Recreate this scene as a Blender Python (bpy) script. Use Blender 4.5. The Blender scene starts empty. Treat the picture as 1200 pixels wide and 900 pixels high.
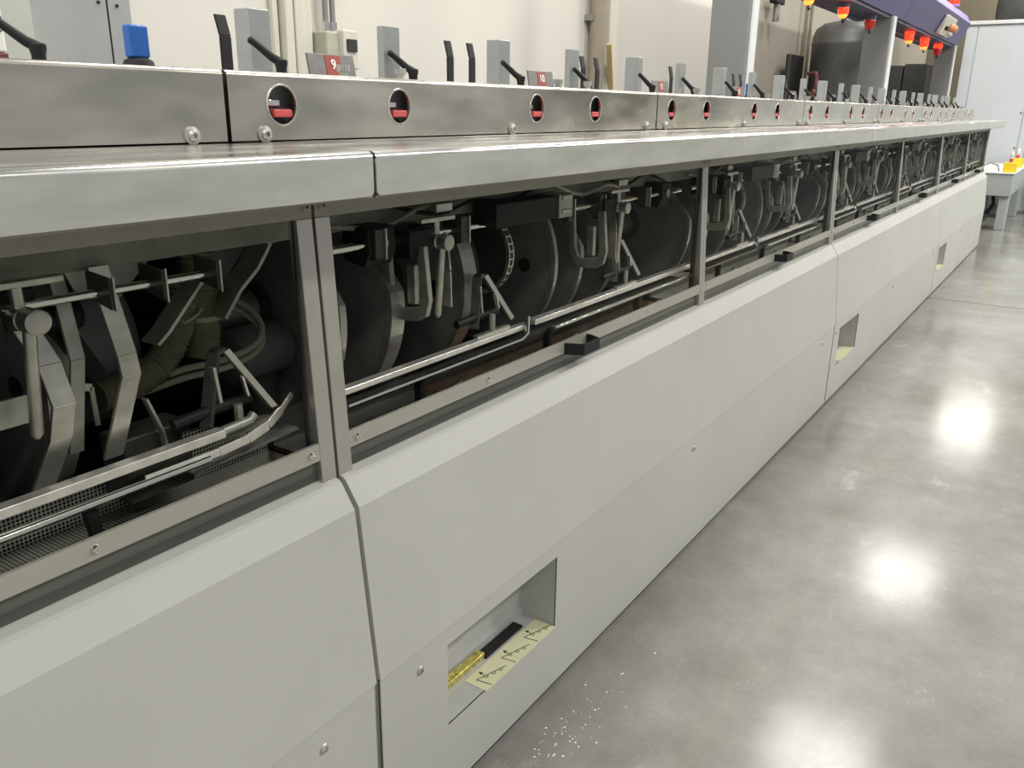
import bpy, bmesh, math, random
from mathutils import Vector, Matrix
random.seed(7)
C = bpy.context.scene.collection
PI = math.pi
H = 1.35                      # eye height

# ------------------------------------------------------------------ materials
def nt(name):
    m = bpy.data.materials.new(name); m.use_nodes = True
    t = m.node_tree; b = t.nodes['Principled BSDF']
    return m, t, b

def noise(t, scale, detail=4, rough=.6, stretch=None, vec=None):
    n = t.nodes.new('ShaderNodeTexNoise'); n.inputs['Scale'].default_value = scale
    n.inputs['Detail'].default_value = detail; n.inputs['Roughness'].default_value = rough
    if vec is None:
        g = t.nodes.new('ShaderNodeNewGeometry'); vec = g.outputs['Position']
    if stretch:
        mp = t.nodes.new('ShaderNodeMapping'); mp.inputs['Scale'].default_value = stretch
        t.links.new(vec, mp.inputs['Vector']); vec = mp.outputs['Vector']
    t.links.new(vec, n.inputs['Vector'])
    return n.outputs['Fac']

def ramp(t, fac, p0, c0, p1, c1):
    r = t.nodes.new('ShaderNodeValToRGB')
    r.color_ramp.elements[0].position = p0; r.color_ramp.elements[0].color = (*c0, 1)
    r.color_ramp.elements[1].position = p1; r.color_ramp.elements[1].color = (*c1, 1)
    t.links.new(fac, r.inputs['Fac']); return r.outputs['Color']

def val(v): return (v, v, v)

def mat(name, col, rough=.5, metal=0, var=.0, scale=8, stretch=None, bump=0, bscale=200, emit=None, es=0, coat=0, rvar=0):
    m, t, b = nt(name)
    b.inputs['Base Color'].default_value = (*col, 1)
    b.inputs['Roughness'].default_value = rough
    b.inputs['Metallic'].default_value = metal
    b.inputs['Coat Weight'].default_value = coat
    if var or rvar:
        f = noise(t, scale, detail=2 if metal > .5 else 4, stretch=stretch)
        if var:
            lo = tuple(max(0, c*(1-var)) for c in col); hi = tuple(min(1, c*(1+var)) for c in col)
            t.links.new(ramp(t, f, .3, lo, .7, hi), b.inputs['Base Color'])
        if rvar:
            t.links.new(ramp(t, f, .3, val(max(.02, rough-rvar)), .7, val(rough+rvar)), b.inputs['Roughness'])
    if bump:
        f2 = noise(t, bscale, detail=2)
        bp = t.nodes.new('ShaderNodeBump'); bp.inputs['Strength'].default_value = bump; bp.inputs['Distance'].default_value = .002
        t.links.new(f2, bp.inputs['Height']); t.links.new(bp.outputs['Normal'], b.inputs['Normal'])
    if emit:
        b.inputs['Emission Color'].default_value = (*emit, 1); b.inputs['Emission Strength'].default_value = es
    return m

M = {}
M['panel'] = mat('painted_panel', (.53, .525, .48), .42, var=.035, scale=3, bump=.25, bscale=900)
M['niche'] = mat('niche_paint', (.47, .47, .45), .5, var=.05, scale=20)
M['lip'] = mat('satin_lip', (.50, .495, .45), .38, .25, var=.13, scale=9, stretch=(.6, 1, 3), rvar=.06)
M['worktop'] = mat('worktop_steel', (.62, .61, .565), .22, .95, var=.10, scale=5, stretch=(.6, 3, 3), rvar=.09)
M['steel'] = mat('brushed_steel', (.55, .52, .45), .25, 1, var=.20, scale=5, stretch=(.8, 1, 2.5), rvar=.06)
M['rail'] = mat('frame_paint', (.29, .28, .225), .45, .2, var=.06)
M['stile'] = mat('stile_aluminium', (.50, .48, .435), .36, .75, var=.05, scale=12)
M['band'] = mat('band_aluminium', (.42, .41, .35), .35, .3, var=.08, scale=6, stretch=(.6, 1, 4))
M['alu'] = mat('bare_aluminium', (.56, .55, .50), .36, .85, var=.2, scale=25)
M['alud'] = mat('dull_aluminium', (.42, .42, .38), .42, .7, var=.2, scale=20)
M['chrome'] = mat('bright_steel', (.82, .81, .78), .12, 1)
M['railbar'] = mat('polished_bar', (.86, .84, .80), .26, .65, var=.15, scale=30)
M['disc'] = mat('cast_grey', (.20, .205, .195), .5, .1, var=.15, scale=12)
M['disc'].node_tree.nodes['Principled BSDF'].inputs['Specular IOR Level'].default_value = .25
M['dark'] = mat('dark_steel', (.06, .06, .056), .4, .4, var=.2, scale=20)
M['black'] = mat('black_plastic', (.011, .011, .012), .55)
M['black'].node_tree.nodes['Principled BSDF'].inputs['Specular IOR Level'].default_value = .3
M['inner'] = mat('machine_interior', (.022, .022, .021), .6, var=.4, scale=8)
M['underside'] = mat('interior_olive', (.30, .30, .25), .5, var=.25, scale=9)
M['hose'] = mat('hose_olive', (.17, .165, .10), .5, var=.15, scale=30)
M['cable'] = mat('cable_cream', (.34, .34, .25), .45)
M['grey'] = mat('grey_paint', (.37, .375, .375), .4, var=.03)
M['postgrey'] = mat('post_grey', (.33, .34, .33), .38, .25, var=.05, scale=20)
M['sign'] = mat('sign_metal', (.15, .145, .135), .4, .6, var=.12, scale=60)
M['red'] = mat('red_label', (.30, .03, .018), .45)
M['redp'] = mat('red_plastic', (.55, .07, .07), .4)
M['white'] = mat('white_ink', (.8, .78, .72), .5)
M['ink'] = mat('black_ink', (.02, .02, .02), .5)
M['blue'] = mat('blue_plastic', (.015, .10, .38), .35, var=.1, scale=40)
M['yellow'] = mat('yellow_paint', (.85, .60, .02), .45)
M['sticker'] = mat('pale_yellow_label', (.70, .69, .44), .5, var=.03, scale=30)
M['gold'] = mat('gold_foil', (.55, .47, .13), .3, .6, var=.5, scale=90)
M['wall'] = mat('wall_paint', (.64, .615, .55), .75, var=.03, scale=1.2, bump=.2, bscale=60)
M['tan'] = mat('dimmed_wall_paint', (.38, .345, .285), .75, var=.04, scale=1.2)  # wall colour with the dimmer light farther along painted in
M['trim'] = mat('trim_paint', (.60, .575, .49), .6, var=.06, scale=6, stretch=(5, 5, .4))
M['pipe'] = mat('brown_pipe', (.27, .235, .17), .55, var=.15, scale=6)
M['conduit'] = mat('grey_conduit', (.25, .25, .235), .45, .3)
M['boxgreen'] = mat('meter_box', (.42, .42, .33), .5, var=.1, scale=20)
M['wood'] = mat('wood_stick', (.52, .38, .2), .6, var=.2, scale=20, stretch=(8, 8, 1))
M['tank'] = mat('tank_steel', (.12, .122, .115), .45, .3, var=.35, scale=3, stretch=(1, 1, .5), rvar=.1)
M['purple'] = mat('purple_paint', (.052, .040, .135), .42, var=.06, scale=2)
M['lilac'] = mat('lilac_paint', (.33, .28, .62), .4)
M['slate'] = mat('slate_paint', (.07, .075, .11), .5)
M['cabinet'] = mat('cabinet_white', (.58, .615, .63), .5, var=.03, scale=2)
M['tabletop'] = mat('table_top_white', (.72, .73, .72), .35)
M['tgrey'] = mat('table_grey', (.36, .39, .375), .45)
M['redpipe'] = mat('dull_red_pipe', (.14, .03, .03), .5)
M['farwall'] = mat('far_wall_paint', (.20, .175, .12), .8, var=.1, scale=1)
M['lampred'] = mat('beacon_red', (.8, .02, .01), .25, emit=(1, .035, .01), es=2.2)
M['lamphot'] = mat('beacon_glow', (.9, .3, .05), .3, emit=(1, .26, .03), es=2.2)
M['lampoff'] = mat('beacon_unlit', (.32, .01, .01), .25, emit=(1, .02, .01), es=.15)
M['fixture'] = mat('lamp_diffuser', (.9, .9, .9), .5, emit=(1, .98, .93), es=12)
M['brown'] = mat('brown_reflection', (.30, .15, .06), .4, var=.5, scale=9)  # orange-brown reflection of booklets, painted as the tray's colour
M['trough'] = mat('dark_trough', (.17, .17, .16), .25, .4, var=.25, scale=2, stretch=(.5, 1, 8))  # dark tone standing in for the dim trough below the band
M['rubber'] = mat('rubber_black', (.01, .01, .01), .7)

# perforated mesh tray
m, t, b = nt('perforated_tray')
g = t.nodes.new('ShaderNodeNewGeometry')
v = t.nodes.new('ShaderNodeTexVoronoi'); v.inputs['Scale'].default_value = 170; v.inputs['Randomness'].default_value = 0
v.voronoi_dimensions = '2D'
sx = t.nodes.new('ShaderNodeSeparateXYZ'); t.links.new(g.outputs['Position'], sx.inputs[0])
ad = t.nodes.new('ShaderNodeMath'); t.links.new(sx.outputs['Y'], ad.inputs[0]); t.links.new(sx.outputs['Z'], ad.inputs[1])
cx_ = t.nodes.new('ShaderNodeCombineXYZ'); t.links.new(sx.outputs['X'], cx_.inputs[0]); t.links.new(ad.outputs[0], cx_.inputs[1])
t.links.new(cx_.outputs[0], v.inputs['Vector'])
t.links.new(ramp(t, v.outputs['Distance'], .32, (.01, .01, .01), .42, (.52, .52, .48)), b.inputs['Base Color'])
b.inputs['Metallic'].default_value = .7; b.inputs['Roughness'].default_value = .35
M['mesh'] = m

# smoked door glass
m, t, b = nt('door_glass'); t.nodes.remove(b)
out = t.nodes['Material Output']
tr = t.nodes.new('ShaderNodeBsdfTransparent'); tr.inputs['Color'].default_value = (.94, .94, .925, 1)
gl = t.nodes.new('ShaderNodeBsdfGlossy'); gl.inputs['Roughness'].default_value = .03
lw = t.nodes.new('ShaderNodeLayerWeight'); lw.inputs['Blend'].default_value = .12
mu = t.nodes.new('ShaderNodeMath'); mu.operation = 'MULTIPLY'; mu.inputs[1].default_value = .03
mx = t.nodes.new('ShaderNodeMixShader')
t.links.new(lw.outputs['Fresnel'], mu.inputs[0]); t.links.new(mu.outputs[0], mx.inputs['Fac'])
t.links.new(tr.outputs[0], mx.inputs[1]); t.links.new(gl.outputs[0], mx.inputs[2]); t.links.new(mx.outputs[0], out.inputs['Surface'])
M['glass'] = m

# polished concrete
m, t, b = nt('polished_concrete')
g = t.nodes.new('ShaderNodeNewGeometry')
n1 = noise(t, 1.3, 6, .62); n2 = noise(t, 9, 5, .6); n3 = noise(t, 70, 3, .7); n4 = noise(t, 2.6, 8, .72, (1, 2.2, 1))
c1 = ramp(t, n1, .34, (.185, .180, .158), .66, (.295, .288, .265))
def mixc(a, bb, fac, mode='MULTIPLY'):
    x = t.nodes.new('ShaderNodeMix'); x.data_type = 'RGBA'; x.blend_type = mode
    x.inputs['Factor'].default_value = fac
    t.links.new(a, x.inputs['A']); t.links.new(bb, x.inputs['B']); return x.outputs['Result']
c = mixc(c1, ramp(t, n2, .35, val(.84), .65, val(1.0)), .8)
c = mixc(c, ramp(t, n3, .35, val(.88), .65, val(1.0)), .7)
c = mixc(c, ramp(t, n4, .60, val(0), .72, val(.10)), 1, 'ADD')
sp = t.nodes.new('ShaderNodeSeparateXYZ'); t.links.new(g.outputs['Position'], sp.inputs[0])
wob = t.nodes.new('ShaderNodeMath'); wob.operation = 'MULTIPLY_ADD'; wob.inputs[1].default_value = .07
t.links.new(noise(t, 1.1, 2), wob.inputs[0]); t.links.new(sp.outputs['X'], wob.inputs[2])
d = t.nodes.new('ShaderNodeMath'); d.operation = 'SUBTRACT'; d.inputs[1].default_value = 7.165; t.links.new(wob.outputs[0], d.inputs[0])
ab = t.nodes.new('ShaderNodeMath'); ab.operation = 'ABSOLUTE'; t.links.new(d.outputs[0], ab.inputs[0])
c = mixc(c, ramp(t, ab.outputs[0], .006, val(.12), .016, val(1)), 1)
t.links.new(c, b.inputs['Base Color'])
t.links.new(ramp(t, n4, .3, val(.12), .7, val(.18)), b.inputs['Roughness'])
b.inputs['Specular IOR Level'].default_value = .115
b.inputs['Coat Weight'].default_value = .10; b.inputs['Coat Roughness'].default_value = .45; b.inputs['Coat IOR'].default_value = 1.4
bp = t.nodes.new('ShaderNodeBump'); bp.inputs['Strength'].default_value = .10; bp.inputs['Distance'].default_value = .0015
t.links.new(n3, bp.inputs['Height']); t.links.new(bp.outputs['Normal'], b.inputs['Normal'])
M['floor'] = m

# ------------------------------------------------------------------ mesh helpers
class B:
    def __init__(s): s.bm = bmesh.new()
    def face(s, pts):
        try: s.bm.faces.new([s.bm.verts.new(p) for p in pts])
        except ValueError: pass
        return s
    def hexa(s, P):   # 8 points, bottom four ccw then top four
        v = [s.bm.verts.new(p) for p in P]
        for f in ((3, 2, 1, 0), (4, 5, 6, 7), (0, 1, 5, 4), (1, 2, 6, 5), (2, 3, 7, 6), (3, 0, 4, 7)):
            s.bm.faces.new([v[i] for i in f])
        return s
    def box(s, x0, x1, y0, y1, z0, z1):
        return s.hexa([(x0, y0, z0), (x1, y0, z0), (x1, y1, z0), (x0, y1, z0), (x0, y0, z1), (x1, y0, z1), (x1, y1, z1), (x0, y1, z1)])
    def bar(s, p, q, w, h, up=(0, 0, 1)):
        p = Vector(p); q = Vector(q); d = (q-p).normalized(); up = Vector(up)
        sd = d.cross(up)
        if sd.length < 1e-4: sd = d.cross(Vector((0, 1, 0)))
        sd.normalize(); u = sd.cross(d).normalized()
        a = sd*w/2; c = u*h/2
        return s.hexa([p-a-c, p+a-c, q+a-c, q-a-c, p-a+c, p+a+c, q+a+c, q-a+c])
    def tube(s, pts, r, n=10, cap=True):
        pts = [Vector(p) for p in pts]; rings = []
        rr = r if isinstance(r, (list, tuple)) else [r]*len(pts)
        prev = None
        for i, p in enumerate(pts):
            d = (pts[min(i+1, len(pts)-1)]-pts[max(i-1, 0)]).normalized()
            if prev is None:
                a = d.orthogonal().normalized()
            else:
                a = (prev - d*prev.dot(d)).normalized()
            prev = a; c = d.cross(a)
            rings.append([s.bm.verts.new(p+(a*math.cos(2*PI*k/n)+c*math.sin(2*PI*k/n))*rr[i]) for k in range(n)])
        for A, Bq in zip(rings, rings[1:]):
            for k in range(n): s.bm.faces.new([A[k], A[(k+1) % n], Bq[(k+1) % n], Bq[k]])
        if cap:
            s.bm.faces.new(rings[0][::-1]); s.bm.faces.new(rings[-1])
        return s
    def lathe(s, prof, o=(0, 0, 0), n=24, axis='z'):
        o = Vector(o); rings = []
        for r, h in prof:
            ring = []
            for k in range(n):
                a = 2*PI*k/n; u, w = r*math.cos(a), r*math.sin(a)
                p = {'z': (u, w, h), 'x': (h, u, w), 'y': (u, h, w)}[axis]
                ring.append(s.bm.verts.new(o+Vector(p)))
            rings.append(ring)
        for A, Bq in zip(rings, rings[1:]):
            for k in range(n): s.bm.faces.new([A[k], A[(k+1) % n], Bq[(k+1) % n], Bq[k]])
        s.bm.faces.new(rings[0][::-1]); s.bm.faces.new(rings[-1])
        return s
    def prism(s, poly, x0, x1, axis='x'):   # poly in the plane across the axis
        def P(u, v, w): return {'x': (w, u, v), 'y': (u, w, v), 'z': (u, v, w)}[axis]
        a = [s.bm.verts.new(P(u, v, x0)) for u, v in poly]; c = [s.bm.verts.new(P(u, v, x1)) for u, v in poly]
        n = len(poly)
        for k in range(n): s.bm.faces.new([a[k], a[(k+1) % n], c[(k+1) % n], c[k]])
        s.bm.faces.new(a[::-1]); s.bm.faces.new(c)
        return s
    def ring(s, outer, inner, x0, x1):       # closed ring strip between two yz outlines
        V = [[s.bm.verts.new((x, u, v)) for u, v in o] for x in (x0, x1) for o in (outer, inner)]
        o0, i0, o1, i1 = V; n = len(outer)
        for k in range(n-1):
            j = k+1
            s.bm.faces.new([o0[k], o0[j], o1[j], o1[k]]); s.bm.faces.new([i0[k], i1[k], i1[j], i0[j]])
            s.bm.faces.new([o0[k], i0[k], i0[j], o0[j]]); s.bm.faces.new([o1[k], o1[j], i1[j], i1[k]])
        s.bm.faces.new([o0[0], o1[0], i1[0], i0[0]]); s.bm.faces.new([o0[-1], i0[-1], i1[-1], o1[-1]])
        return s
    def sheet(s, prof, x0, x1, th=.002):     # folded sheet: open yz profile, thickness inward
        for (a, c) in zip(prof, prof[1:]):
            pass
        n = len(prof); off = []
        for i in range(n):
            p = Vector(prof[max(i-1, 0)]); q = Vector(prof[min(i+1, n-1)]); d = (q-p).normalized()
            off.append((prof[i][0]-d.y*th, prof[i][1]+d.x*th))
        s.ring(prof, off, x0, x1); return s
    def build(s, name, m, parent=None, loc=None, bevel=0, smooth=False, seg=2):
        bmesh.ops.recalc_face_normals(s.bm, faces=s.bm.faces)
        me = bpy.data.meshes.new(name)
        if loc is not None and parent is None:
            bmesh.ops.translate(s.bm, verts=s.bm.verts, vec=-Vector(loc))
        elif parent is not None and parent.get('_abs'):
            bmesh.ops.translate(s.bm, verts=s.bm.verts, vec=-Vector(parent['_abs']))
        s.bm.to_mesh(me); s.bm.free(); me.materials.append(m)
        o = bpy.data.objects.new(name, me); C.objects.link(o)
        if parent is not None:
            o.parent = parent
            if parent.get('_abs'): o['_abs'] = list(parent['_abs'])
        elif loc is not None: o.location = loc
        if bevel:
            md = o.modifiers.new('bevel', 'BEVEL'); md.width = bevel; md.segments = seg; md.limit_method = 'ANGLE'; md.angle_limit = .6
        if smooth or bevel:
            for p in me.polygons: p.use_smooth = True
            md = o.modifiers.new('wn', 'WEIGHTED_NORMAL') if bevel else None
            if smooth and not bevel:
                try: me.set_sharp_from_angle(angle=.7)
                except Exception: pass
        return o

def catmull(P, n=6):
    P = [Vector(p) for p in P]; out = []
    for i in range(len(P)-1):
        a, b, c, d = P[max(i-1, 0)], P[i], P[i+1], P[min(i+2, len(P)-1)]
        for k in range(n):
            t = k/n
            out.append(.5*((2*b)+(c-a)*t+(2*a-5*b+4*c-d)*t*t+(3*b-a-3*c+d)*t**3))
    return out+[P[-1]]

def tag(o, label, cat, group=None, kind=None):
    o['label'] = label; o['category'] = cat
    if group: o['group'] = group
    if kind: o['kind'] = kind
    return o

def thing(name, loc, label, cat, group=None, absolute=False):
    o = bpy.data.objects.new(name, None); C.objects.link(o); o.location = loc; o.empty_display_size = .05
    if absolute: o['_abs'] = list(loc)
    return tag(o, label, cat, group)

def struct(o): o['kind'] = 'structure'; return o

def dup(o, loc, label=None, parent=None):
    c = o.copy(); C.objects.link(c)
    if parent is not None: c.parent = parent
    else: c.location = loc
    if label: c['label'] = label
    for ch in [x for x in bpy.data.objects if x.parent == o]:
        dup(ch, None, None, c)
    return c

ORD = ['first', 'second', 'third', 'fourth', 'fifth', 'sixth', 'seventh', 'eighth', 'ninth', 'tenth', 'eleventh', 'twelfth',
       'thirteenth', 'fourteenth', 'fifteenth', 'sixteenth', 'seventeenth', 'eighteenth', 'nineteenth', 'twentieth', 'twenty-first',
       'twenty-second', 'twenty-third', 'twenty-fourth', 'twenty-fifth', 'twenty-sixth']
def nth(k): return ORD[k] if k < len(ORD) else 'last'

# ------------------------------------------------------------------ camera
cd = bpy.data.cameras.new('camera'); cam = bpy.data.objects.new('camera', cd); C.objects.link(cam)
Rm = Matrix(((0.55353978, 0.25117267, -0.79404408), (-0.83272938, 0.18120033, -0.52319043), (0.01246991, 0.95083055, 0.30946045)))
cam.matrix_world = Matrix.Translation((0, 0, H)) @ Rm.to_4x4()
cd.sensor_width = 36; cd.lens = 992.663/1200*36; cd.clip_start = .02
bpy.context.scene.camera = cam

# ------------------------------------------------------------------ room
XE = 10.41; X0 = -2.26; BAY = 1.5845
struct(B().box(-6, 24, -9, 3.25, -.06, 0).build('floor', M['floor']))
struct(B().box(-6, 8.8, 3.2, 3.4, 0, 5.6).build('wall_left', M['wall']))
struct(B().box(8.8, 24, 3.2, 3.4, 0, 5.6).build('wall_left_dimmed', M['tan']))  # left wall continued, its weaker light put into a darker colour
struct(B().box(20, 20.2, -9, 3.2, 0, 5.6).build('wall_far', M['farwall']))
struct(B().box(2.83, 2.86, 3.17, 3.2, 0, 5.6).box(2.875, 2.925, 3.14, 3.2, 0, 5.6).box(2.955, 3.06, 3.165, 3.2, 0, 5.6).build('trim_1', M['trim'], bevel=.006))
struct(B().box(5.98, 6.12, 3.12, 3.2, 0, 5.6).build('trim_2', M['trim'], bevel=.01))
p = thing('wall_pipe', (5.79, 3.15, 0), 'brown vertical pipe fixed to the pale wall behind the machine', 'pipe', absolute=True)
B().tube([(5.80, 3.13, 0), (5.80, 3.13, 5.2)], .055, 14).build('pipe_tube', M['pipe'], p, smooth=True)
B().box(5.73, 5.87, 3.13, 3.2, 1.95, 1.99).build('pipe_clamp', M['conduit'], p)
w = B().bar((5.86, 3.06, 1.80), (6.14, 3.15, 1.25), .035, .03).build('wooden_stick', M['wood'], loc=(6.0, 3.1, 1.25))
tag(w, 'thin wooden stick leaning against the wall beside the brown pipe', 'stick')
# electrical box and conduits
e = thing('electrical_box', (3.17, 3.15, 1.55), 'greenish wall box with dark display and two conduits above sign nine', 'electrical box', absolute=True)
B().box(3.085, 3.25, 3.10, 3.2, 1.50, 1.685).build('housing', M['boxgreen'], e, bevel=.008)
B().box(3.165, 3.265, 3.07, 3.12, 1.52, 1.695).build('meter_housing', M['trim'], e, bevel=.006)
B().box(3.185, 3.25, 3.062, 3.072, 1.60, 1.655).build('display', M['ink'], e)
cc = thing('wall_conduit', (3.17, 3.15, 1.69), 'pair of grey conduits rising from the greenish wall box', 'conduit', absolute=True)
for x in (3.135, 3.18):
    B().tube([(x, 3.15, 1.70), (x, 3.15, 5.2)], .014, 10).build('conduit_pipe', M['conduit'], cc, smooth=True)
B().tube([(3.135, 3.15, 1.69), (3.135, 3.15, 1.73)], .021, 10).tube([(3.18, 3.15, 1.69), (3.18, 3.15, 1.73)], .021, 10).build('connector', M['chrome'], cc, smooth=True)
cc = thing('wall_conduit', (11.0, 3.12, 0), 'two thin brown conduits running down the wall left of the dark tank', 'conduit', absolute=True)
for x in (11.02, 11.2):
    B().tube([(x, 3.13, .5), (x, 3.13, 5.2)], .02, 10).build('conduit_pipe', M['pipe'], cc, smooth=True)
h = thing('hanging_tool', (9.7, 3.1, 2.2), 'short grey bar with black top hanging on wall right of grey column', 'tool', absolute=True)
B().tube([(9.74, 3.1, 2.27), (9.74, 3.1, 2.44)], .035, 12).build('bar', M['conduit'], h, smooth=True)
B().box(9.58, 9.88, 3.06, 3.14, 2.44, 2.50).build('bracket', M['black'], h, bevel=.01)
g_ = thing('wall_sheet', (0.9, 3.1, 0), 'grey-green upright sheet panel against the wall at far left', 'panel', absolute=True)
B().box(1.56, 1.95, 3.12, 3.2, 0, 4.5).build('panel_sheet', mat('pale_green_grey', (.42, .43, .38), .6, var=.04), g_)

# ------------------------------------------------------------------ support columns and purple canopy
def column(x0, x1, y1, ztop, label, seam=False):
    c = thing('support_column', ((x0+x1)/2, (1.8+y1)/2, 0), label, 'column', 'grey columns behind the machine', absolute=True)
    if seam:
        B().prism([(x0, y1), (x0, 1.86), (x0+.012, 1.825), (x0+.035, 1.805), (x0+.06, 1.8), (1.150, 1.8), (1.150, y1)], 0, ztop, 'z').build('column_body', M['grey'], c, smooth=True)
        B().box(1.155, x1, 1.8, y1, 0, ztop).build('side_cover', M['grey'], c)
        B().box(1.149, 1.156, 1.802, y1, 0, ztop).build('seam_strip', M['rubber'], c)
        for x, z in ((1.1325, 1.551), (1.1745, 1.548)):
            B().lathe([(.0035, 0), (.0035, .003)], (x, 1.797, z), 12, 'y').build('bolt_hole', M['rubber'], c)
    else:
        B().box(x0, x1, 1.8, y1, 0, ztop).build('column_body', M['colgrey'], c, bevel=.01)
        B().box(x0+.05, x1, 1.79, 1.80, 0, ztop).build('front_strip', M['tabletop'], c)
    return c
M['colgrey'] = mat('column_grey', (.20, .205, .20), .45, var=.03)
column(1.045, 1.206, 1.905, 3.6, 'rounded light grey column with a dark seam and two holes, beside the blue cap', True)
column(5.157, 5.30, 2.03, 3.6, 'tall plain grey column rising behind the machine left of the canopy')
column(9.10, 9.28, 2.04, 2.22, 'grey column under the purple canopy, right beside the dark tank')
column(13.30, 13.44, 2.03, 2.22, 'slim grey column under the far right end of the purple canopy')

cp = thing('canopy_duct', (9.7, 1.9, 2.21), 'long purple overhead canopy box hanging above the far part of the machine', 'canopy', absolute=True)
prof = [(1.80, 2.22), (1.68, 2.48), (1.74, 2.59), (2.1, 2.75), (2.1, 2.22)]
B().prism(prof, 6.2, 9.595).build('canopy_section', M['purple'], cp)
B().prism(prof, 9.605, 13.5).build('canopy_section', M['purple'], cp)
B().box(6.22, 13.48, 1.82, 2.06, 2.195, 2.218).build('underside_panel', M['slate'], cp)
B().hexa([(6.2, 1.683, 2.489), (13.5, 1.683, 2.489), (13.5, 1.736, 2.587), (6.2, 1.736, 2.587),
          (6.2, 1.679, 2.493), (13.5, 1.679, 2.493), (13.5, 1.732, 2.591), (6.2, 1.732, 2.591)]).build('top_strip', M['lilac'], cp)
B().box(6.25, 9.0, 2.03, 2.10, 2.17, 2.20).box(9.35, 13.3, 2.03, 2.10, 2.17, 2.20).build('edge_channel', M['slate'], cp)
# control station on the canopy front (front face slopes)
def onface(x, s, off=0):     # s 0..1 up the slanted front
    n = Vector((0, -.26, -.12)).normalized()
    return Vector((x, 1.80-.12*s, 2.22+.26*s)) + n*off
ct = thing('control_station', onface(11.85, .4), 'beige plate with amber knob and white button on purple canopy face', 'control', absolute=True)
a = [onface(11.5, .10), onface(12.15, .10), onface(12.15, .85), onface(11.5, .85)]
a2 = [onface(11.5, .10, .05), onface(12.15, .10, .05), onface(12.15, .85, .05), onface(11.5, .85, .05)]
B().hexa(a+a2).build('mounting_plate', M['trim'], ct, bevel=.01)
q = onface(11.9, .5, .05); n_ = Vector((0, -.26, -.12)).normalized()
B().tube([q, q+n_*.05, q+n_*.085, q+n_*.10], [.048, .048, .036, .01], 14).build('knob', mat('amber_knob', (.55, .25, .12), .3), ct, smooth=True)
q = onface(12.02, .27, .05)
B().tube([q, q+n_*.03, q+n_*.05], [.03, .03, .008], 12).build('button', M['white'], ct, smooth=True)
q = onface(11.65, .4, .05)
B().tube([q, q+n_*.03], [.025, .025], 12).build('button', M['black'], ct, smooth=True)
# red beacons hanging below
for i, (x, lit) in enumerate(((6.68, 1), (7.68, 1), (8.68, 0), (10.62, 1), (11.6, 1), (12.62, 0))):
    lab = ['glowing red beacon hanging left of the dark tank, nearest of the canopy row', 'glowing red beacon hanging in front of the dark tank top',
           'unlit dark red beacon hanging just left of the middle canopy column', 'glowing red beacon hanging just right of the middle canopy column',
           'glowing red beacon hanging below the canopy control plate', 'unlit dark red beacon hanging nearest the far end of the canopy'][i]
    l = thing('warning_beacon', (x, 1.90, 2.195), lab, 'beacon', 'red beacons under the purple canopy')
    s = .85+.03*i
    dz = -.03 if lit else -.035
    B().lathe([(.052*s, 0), (.055*s, dz*s), (.050*s, dz*s*1.4), (.045*s, dz*s*1.45)]).build('socket', M['slate'] if i < 3 else M['lampred'], l, smooth=True)
    z1 = dz*s*1.45
    B().lathe([(.046*s, z1), (.050*s, z1-.012), (.048*s, z1-.05*s), (.042*s, z1-.058*s)]).build('lens', M['lampred'] if lit else M['lampoff'], l, smooth=True)
    z2 = z1-.058*s
    B().lathe([(.042*s, z2), (.038*s, z2-.014), (.024*s, z2-.026), (.008*s, z2-.030)]).build('lens_tip', M['lamphot'] if lit else M['lampoff'], l, smooth=True)
    B().tube([(0, 0, z2-.03), (0, 0, z2-.05), (.012, 0, z2-.058), (.02, -.01, z2-.05)], .007, 8).build('hook', M['black'], l, smooth=True)
    if lit:
        ld = bpy.data.lights.new('beacon_light', 'POINT'); ld.energy = .5; ld.color = (1, .1, .04); ld.shadow_soft_size = .04
        lo = bpy.data.objects.new('beacon_light', ld); C.objects.link(lo); lo.parent = l; lo.location = (0, -.09, z2)
l = thing('warning_beacon', (12.35, 1.75, 2.60), 'glowing red beacon standing on top of the canopy edge', 'beacon', absolute=False)
B().lathe([(.06, 0), (.06, .02)]).build('socket', M['lilac'], l, smooth=True)
B().lathe([(.05, .02), (.055, .05), (.05, .10), (.03, .13)]).build('lens', M['lampred'], l, smooth=True)
B().lathe([(.03, .13), (.02, .15), (.01, .155)]).build('lens_tip', M['lamphot'], l, smooth=True)

# ------------------------------------------------------------------ background equipment
tk = thing('storage_tank', (11.0, 2.62, 0), 'large dark steel cylindrical tank with domed top behind the machine', 'tank')
pr = [(.40, 0), (.40, 2.08), (.406, 2.09), (.406, 2.12), (.40, 2.13), (.395, 2.20), (.37, 2.27), (.29, 2.33), (.14, 2.36), (.02, 2.365)]
B().lathe(pr, n=48).build('tank_shell', M['tank'], tk, smooth=True)
B().tube([(.04*math.cos(a)-.3, 0, 2.345+.04*math.sin(a)) for a in [PI*k/8 for k in range(-2, 11)]], .012, 8).build('lifting_eye', M['tank'], tk, smooth=True)
B().box(-.12, .12, -.45, -.41, 1.0, 1.25).build('name_plate', M['dark'], tk)
tk2 = thing('pump_unit', (10.0, 2.75, 0), 'dark box and red fittings beside the foot of the dark tank', 'pump', absolute=True)
B().box(10.3, 10.8, 3.05, 3.12, 0, 1.98).build('pump_housing', M['dark'], tk2, bevel=.02)
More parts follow.
